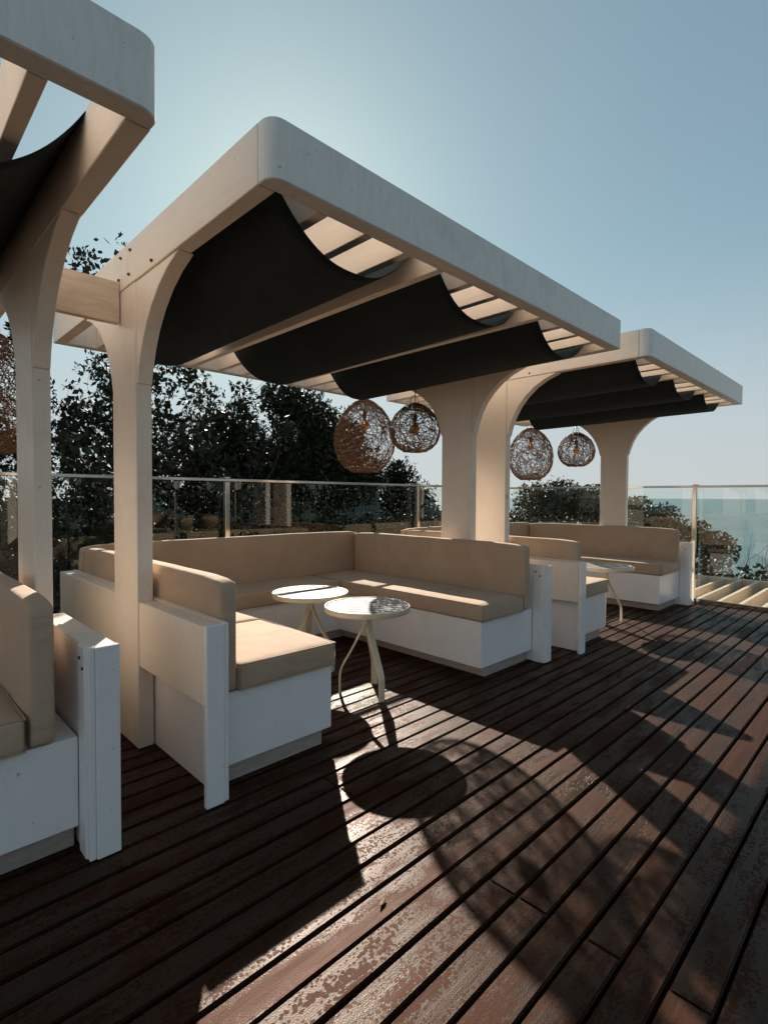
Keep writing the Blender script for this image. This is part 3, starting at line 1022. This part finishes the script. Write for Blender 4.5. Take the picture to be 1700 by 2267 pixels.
GT = 'trees and bushes behind the glass railing'
def gz(x, y): return ground_z(x, y) - 0.05
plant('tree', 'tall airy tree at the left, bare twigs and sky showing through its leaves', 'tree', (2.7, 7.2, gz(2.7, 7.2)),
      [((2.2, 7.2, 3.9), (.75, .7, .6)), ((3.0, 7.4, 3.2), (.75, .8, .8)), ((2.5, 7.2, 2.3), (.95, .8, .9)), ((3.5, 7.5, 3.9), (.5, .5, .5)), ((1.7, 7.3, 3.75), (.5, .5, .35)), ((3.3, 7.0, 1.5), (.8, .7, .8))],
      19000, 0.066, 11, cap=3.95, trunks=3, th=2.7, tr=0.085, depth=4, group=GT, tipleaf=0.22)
plant('tree', 'bare-limbed young tree rising through the gap beside the second post', 'tree', (4.0, 8.2, gz(4.0, 8.2)),
      [((3.6, 8.0, 3.3), (.35, .4, .5)), ((4.5, 8.6, 1.9), (1.0, .8, .8))], 6500, 0.075, 21, cap=3.6, trunks=3, th=2.5, tr=0.05, depth=4, group=GT, tipleaf=0.12)
plant('bush', 'rounded leafy bush with sunlit tips, left of the dark trees', 'bush', (4.35, 7.8, gz(4.35, 7.8)),
      [((4.2, 7.8, 1.9), (.8, .8, .95)), ((4.7, 7.9, 1.2), (.9, .8, .9)), ((4.0, 7.6, .8), (1, .8, .9))], 20000, 0.068, 31, trunks=4, th=1.5, tr=.04, depth=2, group=GT)
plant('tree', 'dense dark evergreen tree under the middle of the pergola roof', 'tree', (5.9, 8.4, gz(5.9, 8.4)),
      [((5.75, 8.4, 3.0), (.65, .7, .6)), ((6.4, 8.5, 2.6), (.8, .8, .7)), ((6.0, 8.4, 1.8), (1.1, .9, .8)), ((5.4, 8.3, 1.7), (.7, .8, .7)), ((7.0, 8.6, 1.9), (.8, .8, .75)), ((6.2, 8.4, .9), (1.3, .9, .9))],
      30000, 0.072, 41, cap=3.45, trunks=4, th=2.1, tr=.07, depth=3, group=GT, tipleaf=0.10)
plant('tree', 'dark tree directly behind the large lantern', 'tree', (7.9, 9.2, gz(7.9, 9.2)),
      [((7.7, 9.2, 2.55), (.7, .7, .55)), ((8.0, 9.2, 1.7), (1.1, .8, .8)), ((8.4, 9.4, 1.1), (1.2, .8, .9)), ((7.3, 9.0, 1.0), (1.1, .8, .9))],
      26000, 0.072, 51, cap=3.4, trunks=3, th=2.2, tr=.06, depth=3, group=GT, tipleaf=0.08)
plant('bush', 'small pointed bush right of the large lantern', 'bush', (9.3, 8.7, gz(9.3, 8.7)),
      [((8.95, 8.6, 1.75), (.42, .5, .45)), ((9.2, 8.6, 1.2), (.8, .7, .6)), ((9.7, 8.7, .8), (1.0, .7, .6)), ((9.2, 8.6, .3), (1.2, .8, .7))],
      11000, 0.075, 61, trunks=3, th=1.5, tr=.04, depth=2, group=GT)
hz = [(x, 6.3 + 0.35 * math.sin(x * 2.1)) for x in [-1.2 + 0.95 * i for i in range(12)]]
cl = [((x, y, 0.15 + 0.28 * math.sin(x * 1.7)), (.75, .6, .95)) for x, y in hz] + [((x, y, -1.1), (.8, .6, 1.0)) for x, y in hz]
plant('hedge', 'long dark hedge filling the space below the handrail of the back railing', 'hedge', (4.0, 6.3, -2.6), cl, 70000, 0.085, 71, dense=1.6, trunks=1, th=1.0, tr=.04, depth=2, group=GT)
cl = [((-3 + 1.1 * i, 13.0 + 0.8 * math.sin(i * 1.9), 0.4 + 0.35 * math.sin(i * 1.3)), (.95, .7, 1.15)) for i in range(16)] + [((-3 + 1.1 * i, 13.0, -1.3), (.95, .7, 1.1)) for i in range(16)]
plant('hedge', 'dark thicket farther back, filling the gaps between the tree trunks', 'hedge', (3.0, 13.0, -2.7), cl, 45000, 0.13, 77, trunks=1, th=1.0, tr=.04, depth=2, dense=2.0, group=GT)
plant('bush', 'broad dark bush rising just above the handrail behind the farthest lanterns', 'bush', (10.6, 5.5, gz(10.6, 5.5)),
      [((10.5, 5.9, 1.08), (.6, .55, .62)), ((10.6, 5.3, 1.14), (.65, .55, .6)), ((10.8, 4.7, 1.08), (.65, .55, .62)), ((10.3, 6.4, .55), (.5, .5, .5)), ((10.6, 5.4, .1), (1.2, 1.0, .8))],
      26000, 0.056, 81, 'leaf2', trunks=5, th=1.6, tr=.03, depth=2, group=GT)
plant('bush', 'sunlit olive bush leaning toward the sea beside the railing post', 'bush', (10.4, 3.0, gz(10.4, 3.0)),
      [((10.5, 3.8, .93), (.5, .46, .5)), ((10.4, 3.3, .78), (.5, .46, .5)), ((10.4, 2.8, .56), (.46, .44, .44)), ((10.3, 2.40, .38), (.46, .42, .42)), ((10.5, 3.9, .2), (.7, .6, .6)), ((10.4, 3.2, 0.1), (.7, .6, .5))],
      22000, 0.052, 91, 'leaf2', trunks=5, th=1.6, tr=.03, depth=3, group=GT, tipleaf=0.05)
plant('bush', 'low dark hedge bush under the leaning one, right of the railing post', 'bush', (10.9, 2.2, gz(10.9, 2.2)),
      [((10.9, 2.7, -.25), (.7, .6, .55)), ((11.0, 2.0, -.35), (.7, .6, .6)), ((11.0, 1.4, -.1), (.6, .5, .55)), ((11.1, .8, -.1), (.6, .6, .6)), ((10.9, 2.0, -1.2), (.9, 1.6, .8)), ((10.8, 3.8, -.8), (.9, 1.2, .8))],
      17000, 0.06, 95, 'leaf2', trunks=3, th=1.2, tr=.03, depth=2, group=GT)
# leafless shrub near the right edge
tw = thing('bare_shrub', 'leafless twiggy shrub against the sea at the right edge', 'shrub', (11.2, 2.0, -0.5), 0, GT)
vs, fs, tips = [], [], []
rnd = random.Random(5)
for k in range(7):
    branch(vs, fs, Vector((rnd.uniform(-.1, .1), rnd.uniform(-.15, .15), 0)), Vector((rnd.gauss(0, .35), rnd.gauss(0, .35), 1)).normalized(), rnd.uniform(.45, .7), .008, 2, rnd, tips, .2, .45, 4)
link_pydata('twigs', vs, fs, MAT['bark'], tw, True)

# ------------------------------------------------------------------ terrace furniture behind the photographer, mirrored in the back glass
def build_chair(label, loc, rz):
    t = thing('woven_armchair', label, 'chair', loc, rz, 'woven armchairs mirrored in the glass')
    for sx in (-1, 1):
        tube('leg', [(sx * .25, .22, 0), (sx * .22, .19, .42)], .013, MAT['chairframe'], t, 7)
        tube('leg', [(sx * .24, -.25, 0), (sx * .21, -.20, .42)], .013, MAT['chairframe'], t, 7)
    link('seat', boxbm(-.24, .24, -.22, .23, .40, .45, .015, 2), MAT['chairweave'], t)
    vs, fs = [], []
    for i in range(17):
        a = math.pi + math.pi * i / 16
        x, y = .27 * math.cos(a), .02 + .27 * math.sin(a)
        h = .72 + .06 * math.sin(math.pi * i / 16)
        for (k, z) in ((.82, .45), (1.0, h - .1), (1.04, h)):
            vs.append((x * k, y * k, z))
    for i in range(16):
        for k in range(2):
            a = i * 3 + k
            fs.append((a, a + 3, a + 4, a + 1))
    o = link_pydata('backrest', vs, fs, MAT['chairweave'], t, True)
    s = o.modifiers.new('s', 'SOLIDIFY'); s.thickness = .012
    tube('arm_rail', [(.285 * math.cos(a), .02 + .285 * math.sin(a), .73 + .06 * math.sin(a - math.pi)) for a in [math.pi + math.pi * i / 16 for i in range(17)]], .016, MAT['chairweave'], t, 7)
    return t
cl = [((-4 + 1.3 * i, -9.2 + 0.4 * math.sin(i * 2.3), 1.4 + 0.5 * math.sin(i * 1.7)), (1.1, .7, 1.3)) for i in range(25)] + [((-4 + 1.3 * i, -9.2, -.6), (1.1, .7, 1.3)) for i in range(25)]
plant('hedge', 'tall dark hedge mirrored dimly in the glass behind the mirrored chairs', 'hedge', (4.0, -9.2, -2.7), cl, 42000, 0.14, 78, trunks=1, th=1.0, tr=.04, depth=2, dense=2.0)
ch = build_chair('woven armchair mirrored in the glass just left of the second post', (4.2, -4.2, 0), R(160))
for (x, y, rz, lab) in ((5.3, -3.2, 120, 'woven armchair mirrored in the glass just right of the second post'),
                        (6.0, -3.4, 215, 'woven armchair mirrored in the glass beside the steel post of the back railing'),
                        (5.2, -4.3, 30, 'dark woven armchair mirrored behind the other chairs in the glass')):
    c = copy_tree(ch); c.location = (x, y, 0); c.rotation_euler = (0, 0, R(rz)); c['label'] = lab
def build_parasol(label, loc):
    t = thing('closed_parasol', label, 'parasol', loc, 0, 'closed parasols mirrored in the glass')
    lathe('base', [(.01, .08), (.22, .07), (.26, .03), (.26, 0), (.01, 0)], MAT['black'], t, 24)
    tube('pole', [(0, 0, .05), (0, 0, 2.55)], .02, MAT['chairframe'], t, 10)
    vs, fs = [], []
    prof = [(2.50, .03), (2.3, .07), (1.9, .10), (1.55, .13), (1.42, .11)]
    for z, r in prof:
        for k in range(24):
            a = 2 * math.pi * k / 24
            q = r * (1 + .35 * math.cos(a * 6))
            vs.append((q * math.cos(a), q * math.sin(a), z + (0.03 * math.sin(3 * a) if z < 1.5 else 0)))
    for i in range(len(prof) - 1):
        for k in range(24):
            fs.append((i * 24 + k, i * 24 + (k + 1) % 24, (i + 1) * 24 + (k + 1) % 24, (i + 1) * 24 + k))
    link_pydata('folded_canopy', vs, fs, MAT['parasol'], t, True)
    return t
pa = build_parasol('closed cream parasol mirrored in the glass by the second post', (4.75, -2.3, 0))
pb = copy_tree(pa); pb.location = (6.55, -3.0, 0); pb['label'] = 'closed cream parasol mirrored right of the steel post of the back railing'

def dry_leaf(label, loc, rz, ln, curl):
    vs, fs = [], []
    n = 8
    for i in range(n + 1):
        u = i / n
        wd = ln * 0.16 * math.sin(math.pi * min(max(u, 0.03), 0.97)) ** 0.8
        z = 0.004 + curl * (2 * u - 1) ** 2
        for k in (-1, 0, 1):
            vs.append((ln * (u - .5), wd * k, z + (0.35 * wd if k else 0)))
    for i in range(n):
        for k in range(2):
            a = i * 3 + k
            fs.append((a, a + 1, a + 4, a + 3))
    o = link_pydata('dry_leaf', vs, fs, MAT['dryleaf'], None, True)
    m = o.modifiers.new('s', 'SOLIDIFY'); m.thickness = 0.0012
    o.location = loc; o.rotation_euler = (0, 0, rz)
    tag(o, label, 'leaf', 'dry leaves on the deck boards')
MAT['dryleaf'] = simple('dry_leaf', (0.16, 0.06, 0.025), 0.7, nscale=60, var=0.4)
dry_leaf('curled dry leaf on the sunlit boards below the round table shadow', (1.12, 1.13, 0), R(20), 0.042, 0.004)
dry_leaf('small dry leaf on the shaded boards at the right', (3.2, 1.2, 0), R(-30), 0.06, 0.005)
